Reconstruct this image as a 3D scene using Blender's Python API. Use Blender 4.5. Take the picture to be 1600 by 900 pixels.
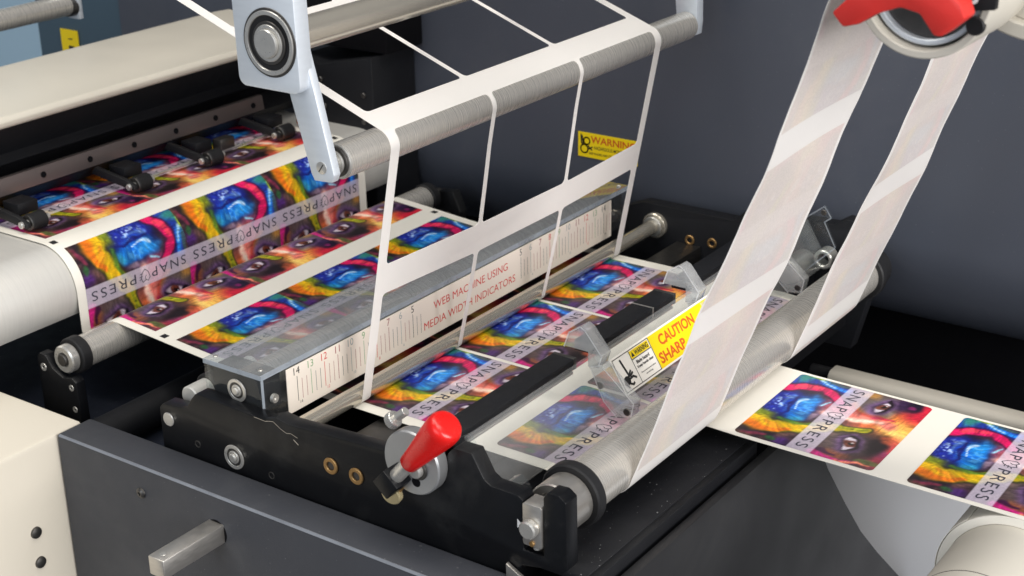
import bpy, bmesh, math, random
import numpy as np
from mathutils import Vector, Matrix
R_ = math.radians
random.seed(4); rng = np.random.RandomState(7)
for o in list(bpy.data.objects): bpy.data.objects.remove(o)
scene = bpy.context.scene
COL = scene.collection
S = 0.01                     # all measures below are centimetres

# ------------------------------------------------------------------ camera
cam_d = bpy.data.cameras.new('camera'); cam = bpy.data.objects.new('camera', cam_d); COL.objects.link(cam)
ax_r = Vector((.8177, .5755, -.0166)).normalized()
ax_f = Vector((-.5379, .7531, -.3789)).normalized()
ax_r = (ax_r - ax_f * ax_r.dot(ax_f)).normalized(); ax_u = ax_r.cross(ax_f)
m3 = Matrix((ax_r, ax_u, -ax_f)).transposed()
cam.matrix_world = Matrix.Translation(Vector((60.368, -61.889, 40.380)) * S) @ m3.to_4x4()
cam_d.sensor_width = 36; cam_d.lens = 2434 / 1600 * 36
cam_d.dof.use_dof = True; cam_d.dof.focus_distance = .93; cam_d.dof.aperture_fstop = 18
cam_d.clip_start = .01; cam_d.clip_end = 100
scene.camera = cam

# ------------------------------------------------------------------ world and lamps (a lit workshop hall)
w = bpy.data.worlds.new('World'); scene.world = w; w.use_nodes = True
bg = w.node_tree.nodes['Background']; bg.inputs[0].default_value = (.80, .88, 1, 1); bg.inputs[1].default_value = .25

def area(name, loc, target, sx, sy, power, col):
    d = bpy.data.lights.new(name, 'AREA'); d.shape = 'RECTANGLE'; d.size = sx; d.size_y = sy
    d.energy = power; d.color = col
    o = bpy.data.objects.new(name, d); COL.objects.link(o); o.location = loc
    o.rotation_euler = (Vector(target) - Vector(loc)).to_track_quat('-Z', 'Y').to_euler()
    return o
area('ceiling_lamp', (.1, -.15, 2.1), (.05, .1, 0), 1.7, .35, 19, (1, .95, .86))
area('ceiling_lamp', (1.1, -.2, 2.1), (.2, .15, 0), 1.7, .35, 17, (1, .95, .86))
area('ceiling_lamp', (-.9, -.6, 2.1), (-.2, .1, 0), 1.7, .35, 14, (1, .95, .87))
area('fill_light', (.4, -2.3, 1.0), (0, 0, .05), 1.8, 1.2, 20, (.90, .95, 1))
area('fill_light', (2.6, -.5, .75), (.1, .1, .05), 1.8, 1.4, 88, (1, .975, .955))  # added lamp, unseen, to brighten the rising strips and the waste matrix

scene.view_settings.view_transform = 'Standard'; scene.view_settings.look = 'None'
scene.view_settings.exposure = 0.0; scene.view_settings.gamma = 1
scene.render.engine = 'CYCLES'
scene.cycles.max_bounces = 8; scene.cycles.transparent_max_bounces = 16

# ------------------------------------------------------------------ materials
def lin(c):
    c = np.asarray(c, float) / 255.
    return np.where(c <= .04045, c / 12.92, ((c + .055) / 1.055) ** 2.4)
def new_mat(name):
    m = bpy.data.materials.new(name); m.use_nodes = True
    nt = m.node_tree; return m, nt, nt.nodes['Principled BSDF']
def mat(name, rgb, rough=.5, metal=0, var=.06, smudge=0, vscale=40, bump=0, bscale=400, stretch=None, spec=.5, coat=0, speck=0, rvar=.12, trans=0):
    m, nt, b = new_mat(name); N = nt.nodes; L = nt.links
    c = lin(rgb)
    b.inputs['Roughness'].default_value = rough; b.inputs['Metallic'].default_value = metal
    b.inputs['Specular IOR Level'].default_value = spec
    if coat: b.inputs['Coat Weight'].default_value = coat; b.inputs['Coat Roughness'].default_value = .15
    tc = N.new('ShaderNodeTexCoord'); mp = N.new('ShaderNodeMapping'); L.new(tc.outputs['Object'], mp.inputs[0])
    if stretch: mp.inputs['Scale'].default_value = stretch
    n1 = N.new('ShaderNodeTexNoise'); n1.inputs['Scale'].default_value = vscale; n1.inputs['Detail'].default_value = 5
    L.new(mp.outputs[0], n1.inputs['Vector'])
    mx = N.new('ShaderNodeMix'); mx.data_type = 'RGBA'
    mx.inputs['A'].default_value = (*np.clip(c * (1 - var * 2), 0, 1), 1); mx.inputs['B'].default_value = (*np.clip(c * (1 + var * 2), 0, 1), 1)
    L.new(n1.outputs['Fac'], mx.inputs['Factor'])
    out = mx.outputs['Result']
    if smudge:
        n4 = N.new('ShaderNodeTexNoise'); n4.inputs['Scale'].default_value = 9; n4.inputs['Detail'].default_value = 9; n4.inputs['Roughness'].default_value = .68; n4.inputs['Distortion'].default_value = .6
        L.new(tc.outputs['Object'], n4.inputs['Vector'])
        c4 = N.new('ShaderNodeMapRange'); c4.inputs['From Min'].default_value = .52; c4.inputs['From Max'].default_value = .78; c4.inputs['To Max'].default_value = smudge; L.new(n4.outputs['Fac'], c4.inputs['Value'])
        m4 = N.new('ShaderNodeMix'); m4.data_type = 'RGBA'; m4.inputs['B'].default_value = (.30, .30, .29, 1) if c.mean() < .2 else (.28, .24, .18, 1)
        L.new(c4.outputs[0], m4.inputs['Factor']); L.new(out, m4.inputs['A']); out = m4.outputs['Result']
    if speck:
        n3 = N.new('ShaderNodeTexNoise'); n3.inputs['Scale'].default_value = 620; n3.inputs['Detail'].default_value = 1
        L.new(tc.outputs['Object'], n3.inputs['Vector'])
        cr = N.new('ShaderNodeValToRGB'); cr.color_ramp.elements[0].position = .75; cr.color_ramp.elements[1].position = .78
        L.new(n3.outputs['Fac'], cr.inputs[0])
        mm = N.new('ShaderNodeMath'); mm.operation = 'MULTIPLY'; mm.inputs[1].default_value = speck; L.new(cr.outputs[0], mm.inputs[0])
        m2 = N.new('ShaderNodeMix'); m2.data_type = 'RGBA'; m2.inputs['B'].default_value = (.45, .45, .45, 1)
        L.new(mm.outputs[0], m2.inputs['Factor']); L.new(out, m2.inputs['A']); out = m2.outputs['Result']
    L.new(out, b.inputs['Base Color'])
    mr = N.new('ShaderNodeMapRange'); mr.inputs['To Min'].default_value = max(0.02, rough - rvar); mr.inputs['To Max'].default_value = min(1, rough + rvar)
    n2 = N.new('ShaderNodeTexNoise'); n2.inputs['Scale'].default_value = vscale * 2.3; n2.inputs['Detail'].default_value = 6
    L.new(mp.outputs[0], n2.inputs['Vector']); L.new(n2.outputs['Fac'], mr.inputs['Value']); L.new(mr.outputs[0], b.inputs['Roughness'])
    if bump:
        nb = N.new('ShaderNodeTexNoise'); nb.inputs['Scale'].default_value = bscale; nb.inputs['Detail'].default_value = 3
        L.new(mp.outputs[0], nb.inputs['Vector'])
        bp = N.new('ShaderNodeBump'); bp.inputs['Strength'].default_value = bump; bp.inputs['Distance'].default_value = .0006
        L.new(nb.outputs['Fac'], bp.inputs['Height']); L.new(bp.outputs[0], b.inputs['Normal'])
    return m
def acrylic(name, tint, haze, hazecol=(.6, .62, .65), rough=.05, spec_boost=1.0):
    m, nt, b = new_mat(name); N = nt.nodes; L = nt.links; N.remove(b)
    tr = N.new('ShaderNodeBsdfTransparent'); tr.inputs[0].default_value = (*tint, 1)
    df = N.new('ShaderNodeBsdfDiffuse'); df.inputs[0].default_value = (*hazecol, 1)
    gl = N.new('ShaderNodeBsdfGlossy'); gl.inputs['Roughness'].default_value = rough
    tc = N.new('ShaderNodeTexCoord'); nz = N.new('ShaderNodeTexNoise'); nz.inputs['Scale'].default_value = 90; nz.inputs['Detail'].default_value = 8
    L.new(tc.outputs['Object'], nz.inputs['Vector'])
    mr = N.new('ShaderNodeMapRange'); mr.inputs['To Min'].default_value = haze * .5; mr.inputs['To Max'].default_value = haze * 1.5
    L.new(nz.outputs['Fac'], mr.inputs['Value'])
    m1 = N.new('ShaderNodeMixShader'); L.new(mr.outputs[0], m1.inputs[0]); L.new(tr.outputs[0], m1.inputs[1]); L.new(df.outputs[0], m1.inputs[2])
    fr = N.new('ShaderNodeFresnel'); fr.inputs['IOR'].default_value = 1.49
    mu = N.new('ShaderNodeMath'); mu.operation = 'MULTIPLY'; mu.inputs[1].default_value = spec_boost; mu.use_clamp = True
    ge = N.new('ShaderNodeNewGeometry'); iv = N.new('ShaderNodeMath'); iv.operation = 'SUBTRACT'; iv.inputs[0].default_value = 1; L.new(ge.outputs['Backfacing'], iv.inputs[1])
    mf = N.new('ShaderNodeMath'); mf.operation = 'MULTIPLY'; L.new(fr.outputs[0], mf.inputs[0]); L.new(iv.outputs[0], mf.inputs[1]); L.new(mf.outputs[0], mu.inputs[0])
    m2 = N.new('ShaderNodeMixShader'); L.new(mu.outputs[0], m2.inputs[0]); L.new(m1.outputs[0], m2.inputs[1]); L.new(gl.outputs[0], m2.inputs[2])
    L.new(m2.outputs[0], N['Material Output'].inputs[0])
    return m
def attr_mat(name, rough, coat=0):
    m, nt, b = new_mat(name); N = nt.nodes; L = nt.links
    a = N.new('ShaderNodeAttribute'); a.attribute_name = 'print'
    tc = N.new('ShaderNodeTexCoord'); nz = N.new('ShaderNodeTexNoise'); nz.inputs['Scale'].default_value = 900; nz.inputs['Detail'].default_value = 4
    L.new(tc.outputs['Object'], nz.inputs['Vector'])
    mr = N.new('ShaderNodeMapRange'); mr.inputs['To Min'].default_value = .72; mr.inputs['To Max'].default_value = 1.28; L.new(nz.outputs['Fac'], mr.inputs['Value'])
    vm = N.new('ShaderNodeVectorMath'); vm.operation = 'SCALE'; L.new(a.outputs['Color'], vm.inputs[0]); L.new(mr.outputs[0], vm.inputs['Scale'])
    L.new(vm.outputs[0], b.inputs['Base Color'])
    b.inputs['Roughness'].default_value = rough; b.inputs['Specular IOR Level'].default_value = .35
    return m

M = {}
M['slate'] = mat('slate_painted_steel', (71, 75, 85), .38, smudge=.06, speck=.10, var=.03, vscale=8, bump=.05, bscale=900, spec=.35)
M['teal'] = mat('teal_painted_steel', (62, 82, 96), .5, var=.03, vscale=8)
M['skyblue'] = mat('pale_blue_wall_paint', (176, 206, 226), .7, var=.03, vscale=4)
M['black'] = mat('black_anodised_metal', (12, 13, 16), .36, smudge=.07, var=.10, vscale=60, bump=.08, bscale=1500, spec=.26)
M['blackmat'] = mat('black_powder_coat', (17, 18, 22), .55, var=.10, vscale=50, bump=.2, bscale=2500, spec=.3)
M['tray'] = mat('black_dusty_tray', (22, 23, 27), .6, var=.12, vscale=60, bump=.25, bscale=2500, speck=.8, spec=.3)
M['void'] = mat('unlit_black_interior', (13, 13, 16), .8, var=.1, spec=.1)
M['navy'] = mat('navy_machine_bed', (22, 27, 40), .6, var=.1, speck=.35, spec=.3)
M['base'] = mat('charcoal_textured_paint', (56, 58, 64), .5, smudge=.10, speck=.22, var=.04, vscale=30, bump=.25, bscale=2200, spec=.35)
M['sheet'] = mat('dark_grey_sheet_steel', (31, 31, 33), .45, smudge=.05, var=.03, vscale=8, spec=.35)
M['edgelight'] = mat('painted_edge_highlight', (120, 124, 132), .4, var=.15, vscale=60)
M['beige'] = mat('cream_powder_coat', (207, 200, 186), .42, smudge=.10, var=.015, vscale=12, bump=.06, bscale=1800)
M['cream'] = mat('cream_printer_cover', (206, 200, 187), .4, smudge=.08, var=.015, vscale=10)
M['alu'] = mat('clear_anodised_aluminium', (208, 215, 223), .40, .35, var=.03, vscale=60, stretch=(1, 1, 6), rvar=.08)
M['discalu'] = mat('grey_machined_disc', (176, 178, 180), .38, .75, smudge=.1, var=.05, vscale=60)
M['alu_edge'] = mat('machined_aluminium', (196, 192, 186), .36, .9, var=.05, vscale=80, stretch=(1, 1, 8))
M['roller'] = mat('ground_aluminium_roller', (202, 198, 191), .28, .6, smudge=.08, var=.035, vscale=60, stretch=(.5, 24, .5), bump=.035, bscale=120, rvar=.1)
M['roller_pale'] = mat('matt_silver_roller', (212, 210, 205), .45, .4, var=.04, vscale=50, stretch=(.6, 20, .6), rvar=.1)
M['chrome'] = mat('polished_steel_shaft', (204, 197, 183), .24, .75, var=.02, vscale=20, rvar=.03)
M['steel'] = mat('bright_steel', (204, 202, 197), .3, .75, var=.08, vscale=120, rvar=.1)
M['darksteel'] = mat('dark_steel', (92, 90, 88), .4, .9, var=.1, vscale=120)
M['rail'] = mat('bronze_tinted_rail', (120, 110, 108), .4, .7, var=.04, vscale=20, stretch=(1, 1, 1))
M['brass'] = mat('oiled_bronze', (176, 140, 92), .38, .85, var=.1, vscale=150)
M['palebrass'] = mat('pale_brass', (200, 186, 146), .35, .7, var=.08, vscale=150)
M['copper'] = mat('copper', (190, 110, 70), .35, .9, var=.1, vscale=150)
M['rubber'] = mat('black_rubber', (24, 24, 26), .55, var=.1, vscale=150, spec=.35)
M['paper'] = mat('white_release_paper', (229, 225, 215), .55, var=.012, vscale=30, bump=.05, bscale=300, spec=.3)
M['matrix'] = mat('white_label_skeleton', (250, 247, 244), .55, var=.012, vscale=30, bump=.05, bscale=300, spec=.3)
M['strip'] = mat('white_glassine_liner', (247, 245, 243), .45, var=.012, vscale=20, spec=.35)
def translucent(m, f, col):
    nt = m.node_tree; N = nt.nodes; L = nt.links; b = N['Principled BSDF']
    tr = N.new('ShaderNodeBsdfTranslucent'); tr.inputs[0].default_value = (*col, 1); mx = N.new('ShaderNodeMixShader'); mx.inputs[0].default_value = f
    L.new(b.outputs[0], mx.inputs[1]); L.new(tr.outputs[0], mx.inputs[2]); L.new(mx.outputs[0], N['Material Output'].inputs[0])
translucent(M['strip'], .4, (.93, .91, .89)); translucent(M['matrix'], .3, (.93, .91, .89))
M['print'] = attr_mat('printed_label_film', .34)
M['ghost'] = attr_mat('label_print_showing_through_liner', .5)
translucent(M['ghost'], .4, (.86, .82, .80))
M['red'] = mat('red_vinyl_grip', (205, 14, 12), .26, smudge=.05, var=.06, vscale=20, bump=.05, bscale=300, spec=.5)
M['redcast'] = mat('red_moulded_plastic', (205, 46, 40), .42, smudge=.12, var=.06, vscale=60, bump=.1, bscale=900)
M['yellow'] = mat('yellow_sticker_film', (236, 206, 0), .4, var=.02)
M['wsticker'] = mat('white_sticker_film', (238, 234, 228), .4, var=.02)
M['ruler'] = mat('cream_scale_strip', (232, 222, 210), .5, var=.015, vscale=20)
for k, c in dict(ink=(28, 28, 30), inkred=(205, 52, 46), inkorange=(200, 84, 20), inkgreen=(120, 160, 112), inkgrey=(150, 160, 160), inkmaroon=(150, 60, 66), inkslate=(62, 62, 74)).items():
    M[k] = mat('printing_' + k, c, .5, var=.03)
M['white'] = mat('white_paint_mark', (235, 235, 235), .5, var=.02)
M['card'] = mat('kraft_white_core', (192, 187, 176), .6, var=.03, vscale=30)
M['floor'] = mat('pale_grey_sheet', (206, 207, 211), .5, var=.03, vscale=6)
M['darkfloor'] = mat('dark_grey_floor', (70, 70, 72), .6, var=.05, vscale=6)
M['clear'] = acrylic('clear_acrylic', (.95, .97, .97), .015)
M['guard'] = acrylic('scuffed_clear_acrylic', (.96, .97, .97), .06, (.85, .85, .85), .12)
M['frostlite'] = acrylic('pale_acrylic', (.9, .92, .93), .24, (.78, .78, .78), .12)
M['block'] = acrylic('clear_acrylic_block', (.86, .88, .89), .34, (.66, .665, .67), .08, 1.4)
M['edgeglint'] = acrylic('acrylic_edge_glint', (.9, .92, .94), .6, (.86, .87, .88), .1)
M['frost'] = acrylic('frosted_acrylic', (.85, .87, .88), .62, (.70, .70, .69), .2)
M['smoke'] = acrylic('greyed_acrylic_lid', (.88, .9, .92), .20, (.52, .53, .535), .06, 1.6)
M['edge'] = acrylic('frosted_acrylic_edge', (.8, .85, .9), .38, (.55, .60, .66), .15)

# ------------------------------------------------------------------ geometry helpers
def finish(bm, name, m, parent=None, smooth=35, label=None, cat=None, group=None, kind=None, dy=0):
    bmesh.ops.recalc_face_normals(bm, faces=bm.faces)
    for v in bm.verts: v.co *= S
    me = bpy.data.meshes.new(name); bm.to_mesh(me); bm.free()
    if smooth:
        me.polygons.foreach_set('use_smooth', [True] * len(me.polygons)); me.set_sharp_from_angle(angle=R_(smooth))
    me.materials.append(m)
    return link(me, name, parent, label, cat, group, kind, dy)
def link(me, name, parent=None, label=None, cat=None, group=None, kind=None, dy=0):
    o = bpy.data.objects.new(name, me); COL.objects.link(o)
    if parent is not None:
        o.parent = parent; o.location = Vector((0, dy * S, 0)) - Vector(ORG.get(parent.name, (0, 0, 0)))
    else: o.location = (0, dy * S, 0)
    tag(o, label, cat, group, kind)
    return o
ORG = {}
def tag(o, label=None, cat=None, group=None, kind=None):
    if label: o['label'] = label
    if cat: o['category'] = cat
    if group: o['group'] = group
    if kind: o['kind'] = kind
def thing(name, loc, label, cat, group=None):
    o = bpy.data.objects.new(name, None); COL.objects.link(o); o.empty_display_size = .02
    o.location = Vector(loc) * S; ORG[o.name] = tuple(o.location); tag(o, label, cat, group); return o
def bevel(bm, w, seg=2, ang=30):
    es = [e for e in bm.edges if len(e.link_faces) == 2 and e.calc_face_angle(0) > R_(ang)]
    if es and w > 0: bmesh.ops.bevel(bm, geom=es, offset=w, segments=seg, affect='EDGES', profile=.5, clamp_overlap=True)
def box(x0, x1, y0, y1, z0, z1, bv=.06, bm=None):
    b = bmesh.new(); bmesh.ops.create_cube(b, size=1)
    for v in b.verts: v.co = Vector(((x0 + x1) / 2 + v.co.x * (x1 - x0), (y0 + y1) / 2 + v.co.y * (y1 - y0), (z0 + z1) / 2 + v.co.z * (z1 - z0)))
    bevel(b, bv)
    return merge(bm, b)
def merge(bm, b):
    if bm is None: return b
    me = bpy.data.meshes.new('tmp'); b.to_mesh(me); b.free(); bm.from_mesh(me); bpy.data.meshes.remove(me); return bm
def lathe(o, d, prof, seg=40, bm=None, close=True):
    """revolve (t, r) pairs round the axis through o along d"""
    b = bmesh.new(); o = Vector(o); d = Vector(d).normalized()
    a = d.orthogonal().normalized(); c = d.cross(a); rings = []
    for t, r in prof:
        if r < 1e-6: rings.append([b.verts.new(o + d * t)]); continue
        rings.append([b.verts.new(o + d * t + (a * math.cos(2 * math.pi * k / seg) + c * math.sin(2 * math.pi * k / seg)) * r) for k in range(seg)])
    n = len(rings); pairs = [(i, i + 1) for i in range(n - 1)]
    if close and len(rings[0]) > 1 and len(rings[-1]) > 1: pairs.append((n - 1, 0))
    for i, j in pairs:
        A, B = rings[i], rings[j]
        for k in range(seg):
            k2 = (k + 1) % seg
            f = [A[k % len(A)], A[k2 % len(A)], B[k2 % len(B)], B[k % len(B)]]
            u = []
            for v in f:
                if v not in u: u.append(v)
            if len(u) > 2: b.faces.new(u)
    return merge(bm, b)
def cyl(o, d, L, r, bv=.05, seg=40, bm=None):
    return lathe(o, d, [(0, 0), (0, r - bv), (bv, r), (L - bv, r), (L, r - bv), (L, 0)], seg, bm, False)
def ring(o, d, L, r, ri, bv=.04, seg=44, bm=None):
    return lathe(o, d, [(0, ri + bv), (0, r - bv), (bv, r), (L - bv, r), (L, r - bv), (L, ri + bv), (L - bv, ri), (bv, ri)], seg, bm, True)
def prism(poly, h0, h1, fn, bv=.05, bm=None):
    """extrude a 2D outline from h0 to h1; fn(a, b, h) gives the point"""
    b = bmesh.new(); n = len(poly)
    A = [b.verts.new(fn(p[0], p[1], h0)) for p in poly]; B = [b.verts.new(fn(p[0], p[1], h1)) for p in poly]
    b.faces.new(A); b.faces.new(B[::-1])
    for i in range(n): b.faces.new([A[i], B[i], B[(i + 1) % n], A[(i + 1) % n]])
    bmesh.ops.recalc_face_normals(b, faces=b.faces)
    bevel(b, bv, 2, 25)
    return merge(bm, b)
def pY(poly, y0, y1, bv=.05, bm=None): return prism(poly, y0, y1, lambda a, c, h: Vector((a, h, c)), bv, bm)
def pX(poly, x0, x1, bv=.05, bm=None): return prism(poly, x0, x1, lambda a, c, h: Vector((h, a, c)), bv, bm)
def rrect(x0, x1, y0, y1, r, n=6, which=(1, 1, 1, 1)):
    out = []
    for k, (cx, cy, a0) in enumerate(((x1 - r, y1 - r, 0), (x0 + r, y1 - r, 90), (x0 + r, y0 + r, 180), (x1 - r, y0 + r, 270))):
        if which[k]:
            out += [(cx + r * math.cos(R_(a0 + 90 * i / n)), cy + r * math.sin(R_(a0 + 90 * i / n))) for i in range(n + 1)]
        else: out.append(((x1, x0, x0, x1)[k], (y1, y1, y0, y0)[k]))
    return out
def arc(cx, cz, r, a0, a1, n=20):
    return [(cx + r * math.cos(R_(a0 + (a1 - a0) * i / n)), cz + r * math.sin(R_(a0 + (a1 - a0) * i / n))) for i in range(n + 1)]

# flat outlines (with holes) and lettering -> triangles in a plane
_tc = {}
def text2d(body, h=None, wdt=None, bold=0.0, space=1.0):
    key = (body, h, wdt, bold, space)
    if key in _tc: return _tc[key]
    cu = bpy.data.curves.new('t', 'FONT'); cu.body = body; cu.size = 1; cu.offset = bold; cu.space_character = space; cu.resolution_u = 3
    return _tc.setdefault(key, _curve2d(cu, h, wdt))
def _curve2d(cu, h=None, wdt=None):
    o = bpy.data.objects.new('t', cu); COL.objects.link(o)
    dg = bpy.context.evaluated_depsgraph_get(); me = bpy.data.meshes.new_from_object(o.evaluated_get(dg))
    V = np.array([v.co[:2] for v in me.vertices]); F = [tuple(p.vertices) for p in me.polygons]
    bpy.data.objects.remove(o); bpy.data.meshes.remove(me)
    if h is not None:
        V = V - V.min(0); ext = V.max(0); sy = h / ext[1]; V[:, 1] *= sy; V[:, 0] *= (wdt / ext[0]) if wdt else sy
    return V, F
def outline2d(loops):
    cu = bpy.data.curves.new('t', 'CURVE'); cu.dimensions = '2D'; cu.fill_mode = 'BOTH'
    for lp in loops:
        sp = cu.splines.new('POLY'); sp.points.add(len(lp) - 1); sp.use_cyclic_u = True
        for p, q in zip(sp.points, lp): p.co = (q[0], q[1], 0, 1)
    return _curve2d(cu)
def strokes2d(lines, wd):
    V = []; F = []
    for ln in lines:
        for (x0, y0), (x1, y1) in zip(ln[:-1], ln[1:]):
            d = np.array([x1 - x0, y1 - y0], float); L = np.hypot(*d) + 1e-9; d /= L; n = np.array([-d[1], d[0]]) * wd / 2; e = d * wd * .4
            b = len(V); a0 = np.array([x0, y0]); a1 = np.array([x1, y1])
            V += [a0 - e + n, a0 - e - n, a1 + e - n, a1 + e + n]; F.append((b, b + 1, b + 2, b + 3))
    return np.array(V), F
def combine(parts):
    V = []; F = []
    for (v, f), (dx, dy) in parts:
        b = sum(len(x) for x in V); V.append(np.asarray(v) + (dx, dy)); F += [tuple(i + b for i in q) for q in f]
    return np.vstack(V), F
def flat(V, F, fn, bm=None, cut=None, thick=None):
    """place a 2D drawing by fn(a, b) -> Vector; cut = list of b positions to slice at first"""
    b = bmesh.new(); vs = [b.verts.new((x, y, 0)) for x, y in V]
    for f in F:
        try: b.faces.new([vs[i] for i in f])
        except ValueError: pass
    if cut is not None:
        for c in cut:
            bmesh.ops.bisect_plane(b, geom=b.verts[:] + b.edges[:] + b.faces[:], plane_co=(0, c, 0), plane_no=(0, 1, 0))
    if thick:
        r = bmesh.ops.extrude_face_region(b, geom=b.faces[:])
        for v in [g for g in r['geom'] if isinstance(g, bmesh.types.BMVert)]: v.co.z = thick
    for v in b.verts: v.co = fn(v.co.x, v.co.y, v.co.z) if thick else fn(v.co.x, v.co.y)
    return merge(bm, b)

# ------------------------------------------------------------------ web path helpers
class Path:
    def __init__(s, pts):
        P = [np.array(pts[0], float)]
        for q in pts[1:]:
            q = np.array(q, float)
            if np.hypot(*(q - P[-1])) < 1e-4: continue
            n = max(1, int(np.hypot(*(q - P[-1])) / .5)); a = P[-1]
            P += [a + (q - a) * (i + 1) / n for i in range(n)]
        s.P = np.array(P); d = np.diff(s.P, axis=0); s.s = np.concatenate([[0], np.cumsum(np.hypot(d[:, 0], d[:, 1]))]); s.L = s.s[-1]
        t = np.gradient(s.P, s.s, axis=0); t /= np.hypot(t[:, 0], t[:, 1])[:, None]; s.T = t
    def at(s, q, h=0):
        x = np.interp(q, s.s, s.P[:, 0]); z = np.interp(q, s.s, s.P[:, 1]); tx = np.interp(q, s.s, s.T[:, 0]); tz = np.interp(q, s.s, s.T[:, 1])
        return x - tz * h, z + tx * h
    def s_at_x(s, x, lo=0):
        i = np.argmax((s.P[:, 0] >= x) & (s.s >= lo)); return s.s[i]
def sweep(path, s0, s1, y0, y1, th, step=.35, wob=0, ncol=1):
    """paper strip with thickness th below the path line"""
    b = bmesh.new(); n = max(2, int((s1 - s0) / step)); rows = []; curl = getattr(path, 'curl', None)
    for i in range(n + 1):
        q = s0 + (s1 - s0) * i / n
        e = wob * (math.sin(q * 1.7) + .6 * math.sin(q * 3.9 + 1)) * .5; e2 = wob * (math.sin(q * 1.3 + 2) + .5 * math.sin(q * 4.7)) * .5
        top = []; bot = []
        for j in range(ncol + 1):
            tt = j / ncol; y = (y0 + e) * (1 - tt) + (y1 + e2) * tt; h = curl(q, 2 * tt - 1) if curl else 0
            x, z = path.at(q, h); x2, z2 = path.at(q, h - th); top.append(b.verts.new((x, y, z))); bot.append(b.verts.new((x2, y, z2)))
        rows.append(top + bot[::-1])
    m = len(rows[0])
    for A, B in zip(rows[:-1], rows[1:]):
        for k in range(m): b.faces.new([A[k], A[(k + 1) % m], B[(k + 1) % m], B[k]])
    b.faces.new(rows[0]); b.faces.new(rows[-1][::-1])
    return b

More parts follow.
